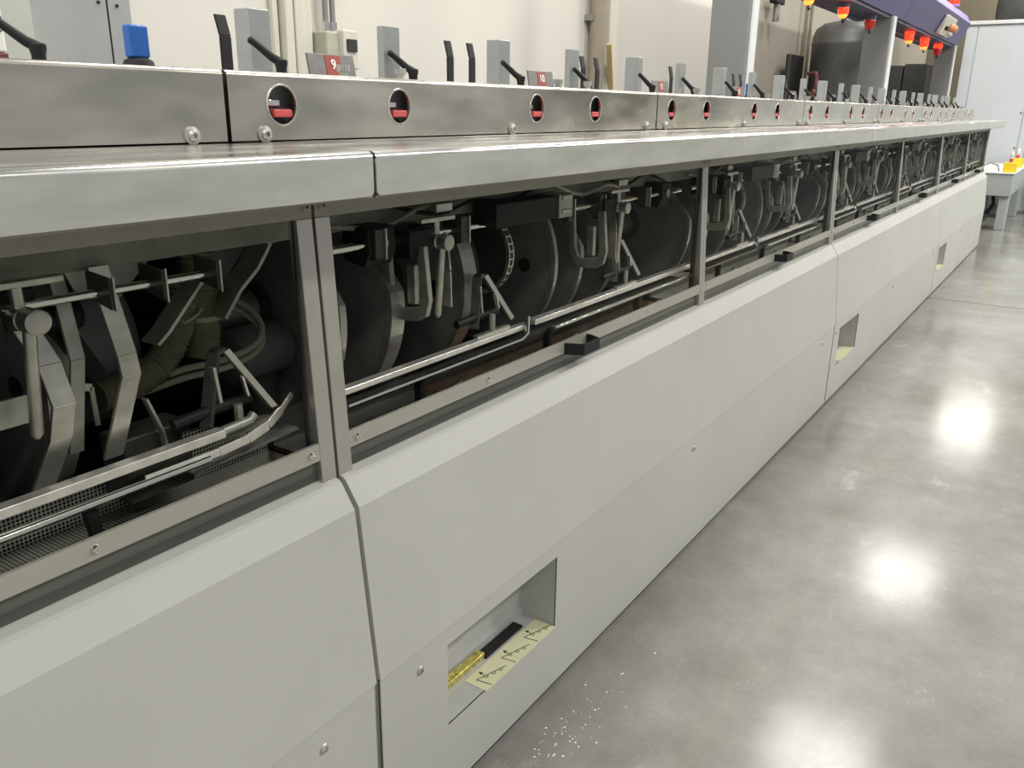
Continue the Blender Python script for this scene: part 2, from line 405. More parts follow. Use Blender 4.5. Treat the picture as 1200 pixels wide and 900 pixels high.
B().tube([(9.95, 2.66, 1.50), (9.97, 2.66, 1.72), (10.08, 2.70, 1.76), (10.2, 2.82, 1.76)], .018, 10).tube([(9.85, 2.66, 1.55), (10.15, 2.68, 1.60)], .025, 10).tube([(9.95, 2.66, 0), (9.95, 2.66, 1.58)], .018, 10).build('red_pipe', M['redpipe'], tk2, smooth=True)
bx = thing('dark_cabinet', (14.6, 2.5, 0), 'low dark grey cabinet seen between the two canopy columns', 'cabinet', absolute=True)
B().box(14.2, 15.0, 2.22, 2.55, 0, 2.04).build('cabinet_body', M['dark'], bx, bevel=.02)
B().box(14.2, 15.0, 2.56, 2.86, 0, 2.02).build('cabinet_door', M['dark'], bx, bevel=.02)
wc = thing('white_enclosure', (16.0, 0, 0), 'huge pale white sheet metal enclosure standing beyond the machine end', 'enclosure', absolute=True)
B().box(14.52, 17.5, -3.2, 1.83, 0, 2.56).build('enclosure_body', M['cabinet'], wc)
for y0, y1 in ((1.70, 1.84), (.945, 1.685), (.845, .935), (-.9, .835)):
    B().box(14.5, 14.52, y0, y1, .02, 2.545).build('side_sheet', M['cabinet'], wc, bevel=.004)
B().box(14.46, 17.5, -3.2, 1.85, 2.56, 2.61).build('top_edge', M['trimw'] if 'trimw' in M else M['tabletop'], wc, bevel=.006)
for z in (.9, 1.38):
    B().lathe([(.011, 0), (.011, .01)], (14.485, .97, z), 10, 'x').build('latch_screw', M['ink'], wc)
tt = thing('roof_drum', (16.1, 1.2, 2.61), 'dark round-edged tank lying on top of the white enclosure', 'tank', absolute=True)
B().lathe([(.10, -.55), (.30, -.52), (.36, -.44), (.36, .44), (.30, .52), (.10, .55)], (16.2, 1.13, 2.61+.30), 32, 'y').build('drum_shell', M['tank'], tt, smooth=True)
B().box(15.9, 16.5, .7, 1.56, 2.61, 2.66).build('cradle', M['dark'], tt)

# far table
ft = thing('delivery_table', (12.6, .95, 0), 'grey table with white top standing at the far end of the machine', 'table', absolute=True)
B().box(11.98, 14.3, .74, 1.30, .672, .69).build('tabletop', M['tabletop'], ft, bevel=.004)
B().box(12.0, 14.28, .755, 1.28, .41, .672).build('apron', M['tgrey'], ft, bevel=.006)
for x in (12.05, 13.85):
    B().box(x, x+.32, .77, .87, 0, .41).build('leg', M['tgrey'], ft, bevel=.006)
    B().box(x, x+.32, 1.15, 1.25, 0, .41).build('leg', M['tgrey'], ft, bevel=.006)
B().box(12.1, 14.1, 1.0, 1.05, .08, .12).box(12.1, 12.14, .85, 1.2, .14, .18).build('lower_rail', M['dark'], ft)
B().tube([(12.2, .95, .41), (12.2, .93, .3), (12.18, .98, .2), (12.2, 1.05, .14)], .02, 8).build('hose', M['black'], ft, smooth=True)
for x, y, lab in ((12.08, .815, 'bright yellow block on the front corner of the far grey table'), (13.3, .83, 'second bright yellow block, farther back on the far grey table')):
    yb = thing('yellow_block', (x, y, .69), lab, 'block', 'yellow blocks on the far table')
    B().box(-.04, .04, -.07, .07, 0, .115).build('block_body', M['yellow'], yb, bevel=.006)
    B().box(-.03, .03, -.03, .03, .115, .119).build('block_cap', M['yellow'], yb)
    bn = thing('signal_light', (x, y, .809), 'small signal light with red base and white top on the %s yellow block' % ('nearer' if x < 13 else 'farther'), 'signal light', 'signal lights on the yellow blocks')
    bn.scale = (.72, .72, .72)
    B().lathe([(.028, 0), (.028, .055), (.02, .06)]).build('red_base', M['redp'], bn, smooth=True)
    B().lathe([(.022, .06), (.022, .10), (.026, .105), (.026, .14), (.016, .165), (.004, .17)]).build('white_lens', M['white'], bn, smooth=True)
cb = B().tube([(11.99, 1.16, .69), (11.98, 1.10, .76), (11.98, 1.02, .80), (12.0, .94, .77), (12.03, .92, .70)], .008, 8).build('looped_cable', M['conduit'], loc=(12, 1.0, .69), smooth=True)
tag(cb, 'thin grey cable looping over the far grey table edge', 'cable')
for i, (x, y) in enumerate(((12.3, 1.12), (12.7, 1.0))):
    o = B().box(x-.12, x+.12, y-.06, y+.06, .69, .705+.01*i).build('paper_tray', M['white'] if i else M['cabinet'], loc=(x, y, .69), bevel=.003)
    tag(o, ['flat white tray on the far table near the machine end', 'thin white pad on far table beside the yellow block'][i], 'tray')
bb = thing('black_bin', (14.5, .55, 0), 'black bin standing on the floor right of the far table', 'bin')
B().lathe([(.13, 0), (.17, .42), (.18, .44), (.165, .44), (.16, .40)], n=20).build('bin_body', M['black'], bb, smooth=True)
B().tube([(-.17, 0, .43), (-.12, 0, .5), (.12, 0, .5), (.17, 0, .43)], .008, 8).build('bin_handle', M['black'], bb, smooth=True)

# ------------------------------------------------------------------ machine frame
mf = thing('machine_chassis', (4.0, 1.4, 0), 'long dark inner frame of the gathering machine behind the glass doors', 'machine frame', absolute=True)
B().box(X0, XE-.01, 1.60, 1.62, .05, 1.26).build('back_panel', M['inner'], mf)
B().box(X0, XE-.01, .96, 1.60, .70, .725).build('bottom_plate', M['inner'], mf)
B().sheet([(1.0, 1.232), (1.13, 1.205), (1.40, 1.13), (1.58, 1.10)], X0, XE-.02, .004).build('inner_chute', M['underside'], mf)
B().box(X0, XE-.02, 1.066, 1.080, 1.142, 1.224).build('front_beam', M['underside'], mf, bevel=.003)
B().box(X0, XE, 1.16, 1.70, 1.30, 1.385).build('feeder_deck', M['postgrey'], mf, bevel=.004)
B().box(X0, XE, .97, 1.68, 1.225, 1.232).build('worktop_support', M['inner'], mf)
B().box(XE-.008, XE, .945, 1.66, .02, 1.232).build('end_plate', M['grey'], mf)
B().box(X0, XE, 1.66, 1.68, .02, 1.30).build('rear_skirt', M['grey'], mf)
B().box(X0, XE-.01, .90, 1.6, .03, .06).build('base_plate', M['dark'], mf)
for k in range(-1, 7):
    x = .907+BAY*k
    B().box(x-.010, x+.010, .974, .980, .725, 1.225).build('frame_upright', M['dark'], mf)
for x in (-1.5, .95, 3.6, 4.4, 5.5, 7.5, 9.6):
    B().lathe([(.02, 0), (.02, .012), (.008, .014), (.008, .03)], (x, .90, 0), 12).build('levelling_foot', M['dark'], mf, smooth=True)
B().box(X0, XE, .875, .884, .0, .011).build('floor_gap_strip', M['rubber'], mf)

# lower cover panels
def screw_bm(x, y, z, r=.008):
    return B().lathe([(r, 0), (r, -.002), (r*.7, -.005), (r*.42, -.0055), (r*.4, -.002), (.001, -.002)], (x, y, z), 16, 'y')
YZ = [(.955, .775), (.931, .768), (.927, .765), (.9005, .7245), (.869, .402), (.870, .012)]
pan = [(X0, .902, None, (.777,), 'nearest pale grey lower cover panel at bottom left, cut by the photo edge'),
       (.912, 4.066, (1.105, 1.52), (1.022, 2.346, 3.865), 'pale grey lower cover panel with open niche showing a yellow instruction label'),
       (4.074, 7.238, (4.185, 4.595), (4.114, 5.49, 7.03), 'third pale grey lower cover panel, with niche beside its near edge, mid machine'),
       (7.246, XE, (7.32, 7.72), (7.29, 8.63, 10.1), 'farthest pale grey lower cover panel at the end of the machine')]
for (xa, xb, ni, scr, lab) in pan:
    P = thing('lower_cover', ((xa+xb)/2, .9, 0), lab, 'cover panel', 'pale grey lower cover panels', absolute=True)
    b_ = B(); s_ = b_
    up = YZ[:5]
    s_.sheet(up, xa, xb, -.003)
    yb = lambda z: .870 - .001*(z-.012)/.39
    zt, z0 = .402, .012
    if ni:
        za, zb = .174, .361
        rect = [(xa, ni[0], z0, zt), (ni[1], xb, z0, zt), (ni[0], ni[1], z0, za), (ni[0], ni[1], zb, zt)]
    else: rect = [(xa, xb, z0, zt)]
    for (u0, u1, v0, v1) in rect:
        s_.hexa([(u0, yb(v0), v0), (u1, yb(v0), v0), (u1, yb(v0)+.003, v0), (u0, yb(v0)+.003, v0),
                 (u0, yb(v1), v1), (u1, yb(v1), v1), (u1, yb(v1)+.003, v1), (u0, yb(v1)+.003, v1)])
    # end flanges
    for x0_, x1_ in ((xa, xa+.003), (xb-.003, xb)):
        s_.prism([(y, z) for y, z in YZ[1:]]+[(.90, .012), (.90, .402), (.93, .715), (.955, .765)], x0_, x1_)
    s_.build('panel_sheet', M['panel'], P)
    for x in scr:
        screw_bm(x, .870, .355, .009).build('screw', M['alu'], P, smooth=True)
    if ni:
        N = B()
        yf, yk = .866, .968
        N.box(ni[0]-.002, ni[1]+.002, yf+.004, yk, za-.003, za)       # floor
        N.box(ni[0]-.002, ni[1]+.002, yk, yk+.002, za, zb)            # back
        N.box(ni[0]-.004, ni[0], yf+.004, yk, za, zb).box(ni[1], ni[1]+.004, yf+.004, yk, za, zb)
        N.box(ni[0]-.002, ni[1]+.002, yf+.004, yk, zb, zb+.003)
        N.box(ni[0], ni[1], yk-.008, yk, za, za+.02)
        nb = N.build('recessed_niche', M['niche'], P)
        if ni[0] < 2:
            sx0, sx1 = 1.232, 1.518
            B().box(sx0, sx1, .866, .924, za, za+.001).build('instruction_label', M['sticker'], nb)
            S = B(); zz = za+.0013
            def st(p, q, w=.0016): S.bar((p[0], p[1], zz), (q[0], q[1], zz), w, .0006)
            for j in range(3):
                ox = 1.250+.094*j; c0 = (ox, .905); le = (ox+.006, .870); ee = (ox+.078, .880)
                st(c0, le); st(c0, ee)
                for f_ in (.28, .52, .76):
                    cx, cy = c0[0]+(ee[0]-c0[0])*f_, c0[1]+(ee[1]-c0[1])*f_-.0035
                    for k in range(10):
                        a0, a1 = 2*PI*k/10, 2*PI*(k+1)/10
                        st((cx+.004*math.cos(a0), cy+.004*math.sin(a0)), (cx+.004*math.cos(a1), cy+.004*math.sin(a1)), .0011)
                ax, ay = c0[0]+(ee[0]-c0[0])*.28, c0[1]+(ee[1]-c0[1])*.28
                st((ax, ay), (ax+.002, ay+.012), .0013)
                S.prism([(ax-.003, ay+.010), (ax+.006, ay+.0105), (ax+.003, ay+.019)], zz-.0003, zz+.0004, 'z')
            S.build('printed_symbols', M['ink'], nb)
            B().box(1.11, 1.322, .935, .956, za, za+.016).build('gold_strip', M['gold'], nb, bevel=.002)
            B().box(1.322, 1.472, .930, .957, za, za+.006).build('black_slot', M['black'], nb, bevel=.001)
        else:
            B().box(ni[0]+.1, ni[1], .868, .93, za, za+.001).build('instruction_label', M['sticker'], nb)

# worktop sections
ws = [(X0, .8925, 'nearest worktop section with scuffed grey lip at the left'), (.8985, 4.077, 'second long steel worktop section above the niche panel'),
      (4.083, 7.238, 'third steel worktop section halfway along the machine'), (7.243, 10.45, 'farthest steel worktop section overhanging the machine end')]
for xa, xb, lab in ws:
    W = thing('worktop_section', ((xa+xb)/2, .97, 1.25), lab, 'worktop', 'steel worktop sections', absolute=True)
    arc = [(.8205+.010*(1-math.cos(a)), 1.282+.010*math.sin(a)) for a in [PI/2*k/5 for k in range(6)]]
    top = [(.8305, 1.292), (1.12, 1.293)]
    r = .008; L = B()
    # front lip with rounded lower corners
    pts = [(xa, 1.283)] + [(xa+r-r*math.cos(a), 1.232+r-r*math.sin(a)) for a in [PI/2*k/4 for k in range(5)]] + \
          [(xb-r+r*math.sin(a), 1.232+r-r*math.cos(a)) for a in [PI/2*k/4 for k in range(5)]] + [(xb, 1.283)]
    L.prism(pts, .8205, .8235, 'y')
    L.build('front_lip', M['lip'], W)
    B().box(xa+.001, xb-.001, .8235, .97, 1.229, 1.232).build('return_flange', M['rail'], W)
    B().sheet(arc+top, xa, xb, -.003).build('worktop_sheet', M['worktop'], W, smooth=True)

# glass doors
def door(xa, xb, wl, wr, lab):
    D = thing('glass_guard', (xa, .95, .765), lab, 'glass door', 'glass doors along the machine', absolute=True)
    yb_, zb_, yt, zt = .936, .768, .958, 1.190
    def sy(z): return yb_+(yt-yb_)*(z-zb_)/(zt-zb_)
    def stile(x0, x1):
        return B().hexa([(x0, sy(zb_), zb_), (x1, sy(zb_), zb_), (x1, sy(zb_)+.020, zb_), (x0, sy(zb_)+.020, zb_),
                         (x0, sy(zt), zt), (x1, sy(zt), zt), (x1, sy(zt)+.020, zt), (x0, sy(zt)+.020, zt)])
    stile(xa, xa+wl).build('stile', M['stile'], D, bevel=.0015)
    stile(xb-wr, xb).build('stile', M['stile'], D, bevel=.0015)
    r_ = B().box(xa, xb, .958, .972, 1.190, 1.229).build('top_rail', M['rail'], D, bevel=.001)
    for x in (xa+.014, xb-.014):
        screw_bm(x, .958, 1.208, .0075).build('screw', M['rail'], r_, smooth=True)
    x0, x1 = xa+wl-.002, xb-wr+.002
    def strip(z0, z1, o0, o1, m_, nm):
        return B().hexa([(x0, sy(z0)+o0, z0), (x1, sy(z0)+o0, z0), (x1, sy(z0)+o1, z0), (x0, sy(z0)+o1, z0),
                         (x0, sy(z1)+o0, z1), (x1, sy(z1)+o0, z1), (x1, sy(z1)+o1, z1), (x0, sy(z1)+o1, z1)]).build(nm, m_, D)
    strip(zb_+.004, zt, .007, .010, M['glass'], 'glass_pane')
    strip(.768, .812, .010, .014, M['trough'], 'dark_backing')  # dark sheet added behind the glass so the trough reads as unlit
    bd = strip(.812, .840, .001, .007, M['band'], 'bottom_band')
    for x in (x0+.02, x0+.40, x1-.02, x1-.38):
        screw_bm(x, sy(.826)+.001, .826, .006).build('screw', M['chrome'], bd, smooth=True)
    B().box(xa+wl, xa+wl+.004, .960, .966, .80, 1.19).build('side_flange', M['dark'], D)
    B().box(xb-wr-.004, xb-wr, .960, .966, .80, 1.19).build('side_flange', M['dark'], D)
    hx = (xa+xb)/2-.0; y = sy(.82)
    # bow handle, hollow U seen from above
    hd = B()
    hw, dp = .056, .042; zc = .822; hh = .0135
    hd.prism([(hx-hw, y+.002), (hx-hw, y-.006), (hx-hw+.018, y-dp), (hx+hw-.018, y-dp), (hx+hw, y-.006), (hx+hw, y+.002), (hx+hw-.006, y+.002),
              (hx+hw-.008, y-.004), (hx+hw-.022, y-dp+.006), (hx-hw+.022, y-dp+.006), (hx-hw+.008, y-.004), (hx-hw+.006, y+.002)], zc-hh, zc+hh, 'z')
    hn = hd.build('handle', M['black'], D, bevel=.0015)
    return D
dl = ['nearest glass door, wide open view of hoses and gripper arms', 'second glass door along the machine, above the yellow labelled niche',
      'third glass door, between the slim post and the second panel seam', 'fourth glass door, just past the second panel seam', 'fifth glass door from the near end of the machine',
      'sixth glass door, next to last before the machine end', 'last glass door at the far machine end']
for k in range(-1, 6):
    xa, xb = .907+BAY*k, .907+BAY*(k+1)
    la, lb = (k % 2 == 0), ((k+1) % 2 == 0)
    door(xa+(.003 if la else .0005), xb-(.003 if lb else .0005), .031 if la else .021, .031 if lb else .021, dl[k+1])

# steel cover boxes with round holes
def holed(Bm, x0, x1, z0, z1, y, holes, r, n=32):
    xs = x0
    hs = sorted(holes); hz = (z0+z1)/2+.006
    s = .045
    for hx in hs:
        Bm.face([(xs, y, z0), (hx-s, y, z0), (hx-s, y, z1), (xs, y, z1)])
        inner = []; outer = []
        for k in range(n):
            a = 2*PI*(k+.5)/n; c_, s_ = math.cos(a), math.sin(a)
            inner.append((hx+r*c_, y, hz+r*s_))
            tx = s/abs(c_) if abs(c_) > 1e-6 else 1e9
            tz = ((z1-hz) if s_ > 0 else (hz-z0))/abs(s_) if abs(s_) > 1e-6 else 1e9
            q_ = min(tx, tz); outer.append((hx+q_*c_, y, hz+q_*s_))
        for k in range(n):
            j = (k+1) % n
            Bm.face([outer[k], outer[j], inner[j], inner[k]])
            ya = y+.006
            Bm.face([inner[k], inner[j], (inner[j][0], ya, inner[j][2]), (inner[k][0], ya, inner[k][2])])
            # fill the square's corner slivers
            ok, oj = outer[k], outer[j]
            if abs(ok[0]-oj[0]) > 1e-6 and abs(ok[2]-oj[2]) > 1e-6:
                cx = hx+s*(1 if ok[0]+oj[0] > 2*hx else -1); cz = z1 if ok[2]+oj[2] > 2*hz else z0
                Bm.face([ok, (cx, y, cz), oj])
        xs = hx+s
    Bm.face([(xs, y, z0), (x1, y, z0), (x1, y, z1), (xs, y, z1)])
    return hz
nb_ = 0
latches = []
for k in range(-2, 6):
    xa, xb = .900+BAY*k, .900+BAY*(k+1)-.0
    xa = max(xa, X0) + .004; xb = min(xb, 10.43) - .004
    if k == -2: continue
    nm = ['nearest stainless steel cover box, plain and without round holes', 'second steel cover box, with a sign numbered 9 above it', 'third steel cover box, reaching to the slim column',
          'fourth steel cover box in front of the tall grey column', 'fifth steel cover box from the near end', 'sixth steel cover box from the near end', 'last steel cover box at the far end'][k+1]
    K = thing('cover_box', ((xa+xb)/2, 1.14, 1.293), nm, 'cover box', 'stainless steel cover boxes behind the worktop', absolute=True)
    bmz = B()
    holes = [] if k < 0 else [xa-.004+q for q in (.110, .403, .110+.79, .403+.79)]
    y = 1.125
    hz = holed(bmz, xa, xb, 1.2955, 1.393, y, holes, .030)
    arc = [(y+.008*(1-math.cos(a)), 1.393+.008*math.sin(a)) for a in [PI/2*i/9 for i in range(10)]] + [(1.185, 1.401), (1.19, 1.396), (1.19, 1.387)]
    for (p_, q_) in zip(arc, arc[1:]):
        bmz.face([(xa, *p_), (xb, *p_), (xb, *q_), (xa, *q_)])
    if k == -1:   # closed back, hides nothing
        pass
    for xx in (xa, xb):
        bmz.face([(xx, y, 1.2955)]+[(xx, *p_) for p_ in arc]+[(xx, 1.19, 1.2955)])
    bmz.build('cover_sheet', M['steel'], K)
    for x in (xa+.065, (xa+xb)/2, xb-.065):
        bo = B().lathe([(.0135, 0), (.0135, -.003), (.009, -.004), (.009, -.006), (.0065, -.009), (.0035, -.009), (.003, -.005), (.0005, -.005)], (x, y, 1.305), 20, 'y').build('bolt', M['alud'], K, smooth=True)
    for hx in holes:
        B().ring([(0, 0)], [(0, 0)], 0, 0) if False else None
        rb = B(); n = 28
        rg = [[(hx+r*math.cos(2*PI*i/n), yy, hz+r*math.sin(2*PI*i/n)) for i in range(n)] for r, yy in ((.0335, y-.0002), (.0325, y-.0016), (.0305, y-.0016), (.030, y+.001))]
        for A_, B_ in zip(rg, rg[1:]):
            for i in range(n):
                j = (i+1) % n; rb.face([A_[i], A_[j], B_[j], B_[i]])
        rb.build('hole_rim', M['alu'], K, smooth=True)
        latches.append(hx)
# toggle latches seen through the holes
hz = (1.2955+1.393)/2+.006
proto = None
for i, hx in enumerate(latches):
    lab = 'red toggle latch with steel hook inside the %s round cover hole from the left' % nth(i)
    if proto is None:
        proto = thing('toggle_latch', (hx, 1.15, hz), lab, 'latch', 'toggle latches inside the round cover holes')
        B().box(-.018, .022, -.026, .006, -.019, -.006).build('red_tab', M['redp'], proto, bevel=.003)
        B().box(-.026, .012, -.008, .010, -.002, .009).box(-.024, -.014, -.004, .010, -.002, .022).build('hook', M['chrome'], proto, bevel=.002)
        B().box(-.03, .03, .012, .014, -.03, .03).build('back_plate', M['alud'], proto)
    else: dup(proto, (hx, 1.15, hz), lab)

# ------------------------------------------------------------------ things on the feeder deck
DZ = 1.385
def text_bm(txt, size):
    cu = bpy.data.curves.new('t', 'FONT'); cu.body = txt; cu.size = size; cu.extrude = .0004; cu.align_x = 'CENTER'; cu.align_y = 'CENTER'; cu.offset = .0006
    ob = bpy.data.objects.new('t', cu); C.objects.link(ob)
    bpy.context.view_layer.update()
    me = bpy.data.meshes.new_from_object(ob.evaluated_get(bpy.context.evaluated_depsgraph_get()))
    bpy.data.objects.remove(ob); bpy.data.curves.remove(cu)
    return me
nS = 12
protos = {}
def place(key, make, x, y, lab):
    if key not in protos:
        protos[key] = make((x, y, DZ), lab); return protos[key]
    return dup(protos[key], (x, y, DZ), lab)
def mk_wide(loc, lab):
    t_ = thing('square_post', loc, lab, 'post', 'wide grey square posts on the feeder deck')
    B().box(-.024, .024, 0, .042, 0, .130).build('post_tube', M['postgrey'], t_, bevel=.0025)
    B().box(-.028, .028, -.004, .046, 0, .004).build('foot_plate', M['dark'], t_)
    return t_
def mk_slim(loc, lab):
    t_ = thing('slim_post', loc, lab, 'post', 'slim grey channel posts on the feeder deck')
    B().prism([(-.026, 0), (.026, 0), (.026, .018), (.022, .018), (.022, .004), (-.022, .004), (-.022, .018), (-.026, .018)], 0, .127, 'z').build('post_channel', M['postgrey'], t_, bevel=.001)
    B().box(-.03, .03, -.004, .022, 0, .004).build('foot_plate', M['dark'], t_)
    return t_
def mk_lever(loc, lab):
    t_ = thing('clamping_lever', loc, lab, 'lever', 'black clamping levers along the machine top')
    B().lathe([(.0095, 0), (.0095, .028), (.0115, .036), (.0115, .042), (.008, .044), (.0005, .044)], n=16).build('hub', M['black'], t_, smooth=True)
    B().tube([(0, 0, .038), (-.012, .008, .046), (-.036, .022, .068), (-.044, .027, .0745), (-.047, .029, .0755)], [.0085, .0075, .0062, .0066, .003], 10).build('lever_arm', M['black'], t_, smooth=True)
    return t_
def mk_knob(loc, lab):
    t_ = thing('knurled_knob', loc, lab, 'knob', 'knurled steel knobs along the machine top')
    B().lathe([(.0045, 0), (.0045, .028)], n=10).build('stem', M['dark'], t_, smooth=True)
    bq = B(); n = 36
    pts = [((.0125 if (i % 3) else .0105)*math.cos(2*PI*i/n), (.0125 if (i % 3) else .0105)*math.sin(2*PI*i/n)) for i in range(n)]
    bq.prism(pts, .027, .039, 'z').build('knurled_head', M['alu'], t_)
    B().lathe([(.0085, .016), (.0085, .027)], n=12).build('collar', M['alu'], t_, smooth=True)
    return t_
def mk_strap(loc, lab):
    t_ = thing('black_strap', loc, lab, 'strap', 'black bent guide straps behind the machine top')
    b1_ = B()
    P3 = [((0, 0, 0)), ((0, 0, .105)), ((-.004, .008, .148))]
    w = .0145
    for (p_, q_) in zip(P3, P3[1:]):
        b1_.hexa([(p_[0]-w, p_[1], p_[2]), (p_[0]+w, p_[1], p_[2]), (p_[0]+w, p_[1]+.006, p_[2]), (p_[0]-w, p_[1]+.006, p_[2]),
                  (q_[0]-w, q_[1], q_[2]), (q_[0]+w, q_[1], q_[2]), (q_[0]+w, q_[1]+.006, q_[2]), (q_[0]-w, q_[1]+.006, q_[2])])
    b1_.build('strap_blade', M['black'], t_, bevel=.002)
    return t_
cw = cs = cl = ck = cst = 0
for k in range(-1, nS):
    S = .9+.7922*k
    if S+.6 > XE: break
    num = 9+k
    if k >= 0:
        place('w', mk_wide, S+.229, 1.30, 'wide grey square post, %s of its kind from the left' % nth(cw)); cw += 1
        place('s', mk_slim, S+.580, 1.295, 'slim grey channel post, %s of its kind from the left' % nth(cs)); cs += 1
    if k >= 0:
        place('l', mk_lever, S+.227, 1.25, 'black clamping lever beside the %s wide grey post from the left' % nth(cl)); cl += 1
        place('k', mk_knob, S+.338, 1.205, 'knurled steel knob standing by the sign of feeder %d, %s such sign from the left' % (num, nth(ck))); ck += 1
        place('k', mk_knob, S+.50, 1.205, 'knurled steel knob beside the %s slim grey post from the left' % nth(cs-1))
    place('l', mk_lever, S+(.585 if k < 0 else .607), 1.26, 'large black clamping lever nearest the left photo edge' if k < 0 else 'black clamping lever beside the %s slim grey post from the left' % nth(cs-1))
    if k >= 0:
        for j, dx in enumerate((.393, .50)):
            place('st', mk_strap, S+dx, 1.60, 'black bent guide strap, %s of the pair behind sign %d' % (('left', 'right')[j], num)); cst += 1
        sg = thing('feeder_sign', (S+.403, 1.29, DZ), 'small grey sign plate with red square numbered %d' % num, 'sign', 'numbered feeder signs along the machine top')
        rx = .0645
        B().hexa([(-rx, 0, .0), (rx, 0, .0), (rx, .004, .0), (-rx, .004, .0), (-rx, .012, .063), (rx, .012, .063), (rx, .016, .063), (-rx, .016, .063)]).build('sign_plate', M['sign'], sg, bevel=.0015)
        def yz(z): return .012*z/.063
        B().hexa([(-.018, yz(.022)-.0008, .022), (.024, yz(.022)-.0008, .022), (.024, yz(.022), .022), (-.018, yz(.022), .022),
                  (-.018, yz(.0605)-.0008, .0605), (.024, yz(.0605)-.0008, .0605), (.024, yz(.0605), .0605), (-.018, yz(.0605), .0605)]).build('red_square', M['red'], sg)
        me = text_bm(str(num), .026); me.materials.clear(); me.materials.append(M['white'])
        to = bpy.data.objects.new('number', me); C.objects.link(to); to.parent = sg
        to.location = (.003, yz(.043)-.0016, .043); to.rotation_euler = (PI/2-math.atan(.012/.063), 0, 0)
# blue caps
for i, (x, y, lab) in enumerate(((.875, 1.30, 'bright blue square cap on round black base at upper left'), (3.93, 1.34, 'small blue cap on the deck behind a far clamping lever'))):
    bc = thing('blue_stopper', (x, y, DZ), lab, 'cap', 'blue caps on the feeder deck')
    B().lathe([(.016, 0), (.016, .018), (.022, .020), (.024, .024), (.022, .030), (.014, .034)], n=28).build('round_base', M['black'], bc, smooth=True)
    B().prism([(-.0165, -.011), (.0165, -.011), (.0165, .011), (-.0165, .011)], .034, .083, 'z').build('cap_body', M['blue'], bc, bevel=.004, seg=3)
# items cut off at the left edge
cn = thing('white_container', (.795, 1.60, DZ), 'white container with dark red foot cut by the left photo edge', 'container', absolute=True)
B().box(.77, .822, 1.59, 1.64, DZ+.045, DZ+.20).build('container_body', M['white'], cn, bevel=.005)
B().box(.765, .822, 1.588, 1.64, DZ, DZ+.045).build('red_foot', mat('maroon', (.12, .02, .025), .5), cn, bevel=.003)
B().tube([(.79, 1.587, 1.50), (.815, 1.587, 1.49), (.822, 1.587, 1.47), (.80, 1.587, 1.455)], .0015, 6).build('wire_loop', M['ink'], cn)
ob = B().tube([(.93, 1.33, DZ+.004), (.96, 1.33, DZ+.012), (.985, 1.33, DZ+.004)], [.012, .014, .006], 10).build('rubber_stopper', M['rubber'], loc=(.95, 1.33, DZ), smooth=True)
tag(ob, 'small black rubber stopper lying right of the blue cap', 'stopper')

# ------------------------------------------------------------------ mechanism behind the doors
def rad(a, notch):
    d = math.degrees(a)
    if notch is None: return 1
    n0, n1, dp = notch
    if d < n0: return 1
    if d < n1: return 1-dp*(d-n0)/(n1-n0)
    return 1-dp
def cam_outline(R, notch, n=56):
    pts = []
    for i in range(n):
        a = 2*PI*i/n - PI
        f = rad(a, notch) if a < 2.2 else 1-(notch[2] if notch else 0)*max(0, 1-(a-2.2)/.3)
        pts.append((-R*f*math.cos(a), R*f*math.sin(a)))
    return pts
def rim(R, notch, a0, a1, th, x0, x1, n=40):
    o, i_ = [], []
    for k in range(n+1):
        a = math.radians(a0+(a1-a0)*k/n); r = R*rad(a, notch)
        o.append((-(r+.003)*math.cos(a), (r+.003)*math.sin(a))); i_.append((-(r-th)*math.cos(a), (r-th)*math.sin(a)))
    return B().ring(o, i_, x0, x1)
AY, AZ, RR = 1.285, .985, .232
NT = (8, 24, .14)
def mk_drum(loc, lab, variant):
    D = thing('gripper_drum', loc, lab, 'drum', 'rotating gripper drums inside the machine')
    B().tube([(-.02, 0, 0), (.77, 0, 0)], .035, 20).build('drum_shaft', M['alud'], D, smooth=True)
    spec = [(.275, 1.0, NT, .034), (.515, .97, None, .040)] if variant == 0 else [(.09, .99, None, .010), (.215, 1.0, NT, .012), (.14+.79-.79+.30, .92, None, .02)]
    if variant == 0: spec = [(.14, 1.0, NT, .012)] + spec
    for (x, f, nch, wd) in spec:
        d_ = B().prism(cam_outline(RR*f, nch), x, x+.012).build('cam_disc', M['disc'], D)
        rim(RR*f, nch, -105, 62, .011, x-.004, x+wd).build('disc_rim', M['alud'], d_, smooth=False)
        B().lathe([(.055, -.012), (.055, 0)], (x, 0, 0), 24, 'x').build('hub_plate', M['dark'], d_, smooth=True)
        if nch is None:
            B().lathe([(.018, -.0015), (.018, .0)], (x, -.14, -.01), 18, 'x').build('round_opening', M['rubber'], d_)
    B().lathe([(.13, .55), (.135, .57), (.135, .70), (.12, .72)] if variant == 0 else [(.11, .44), (.12, .46), (.12, .6), (.10, .62)], n=32, axis='x').build('drum_hub', M['disc'], D, smooth=True)
    return D
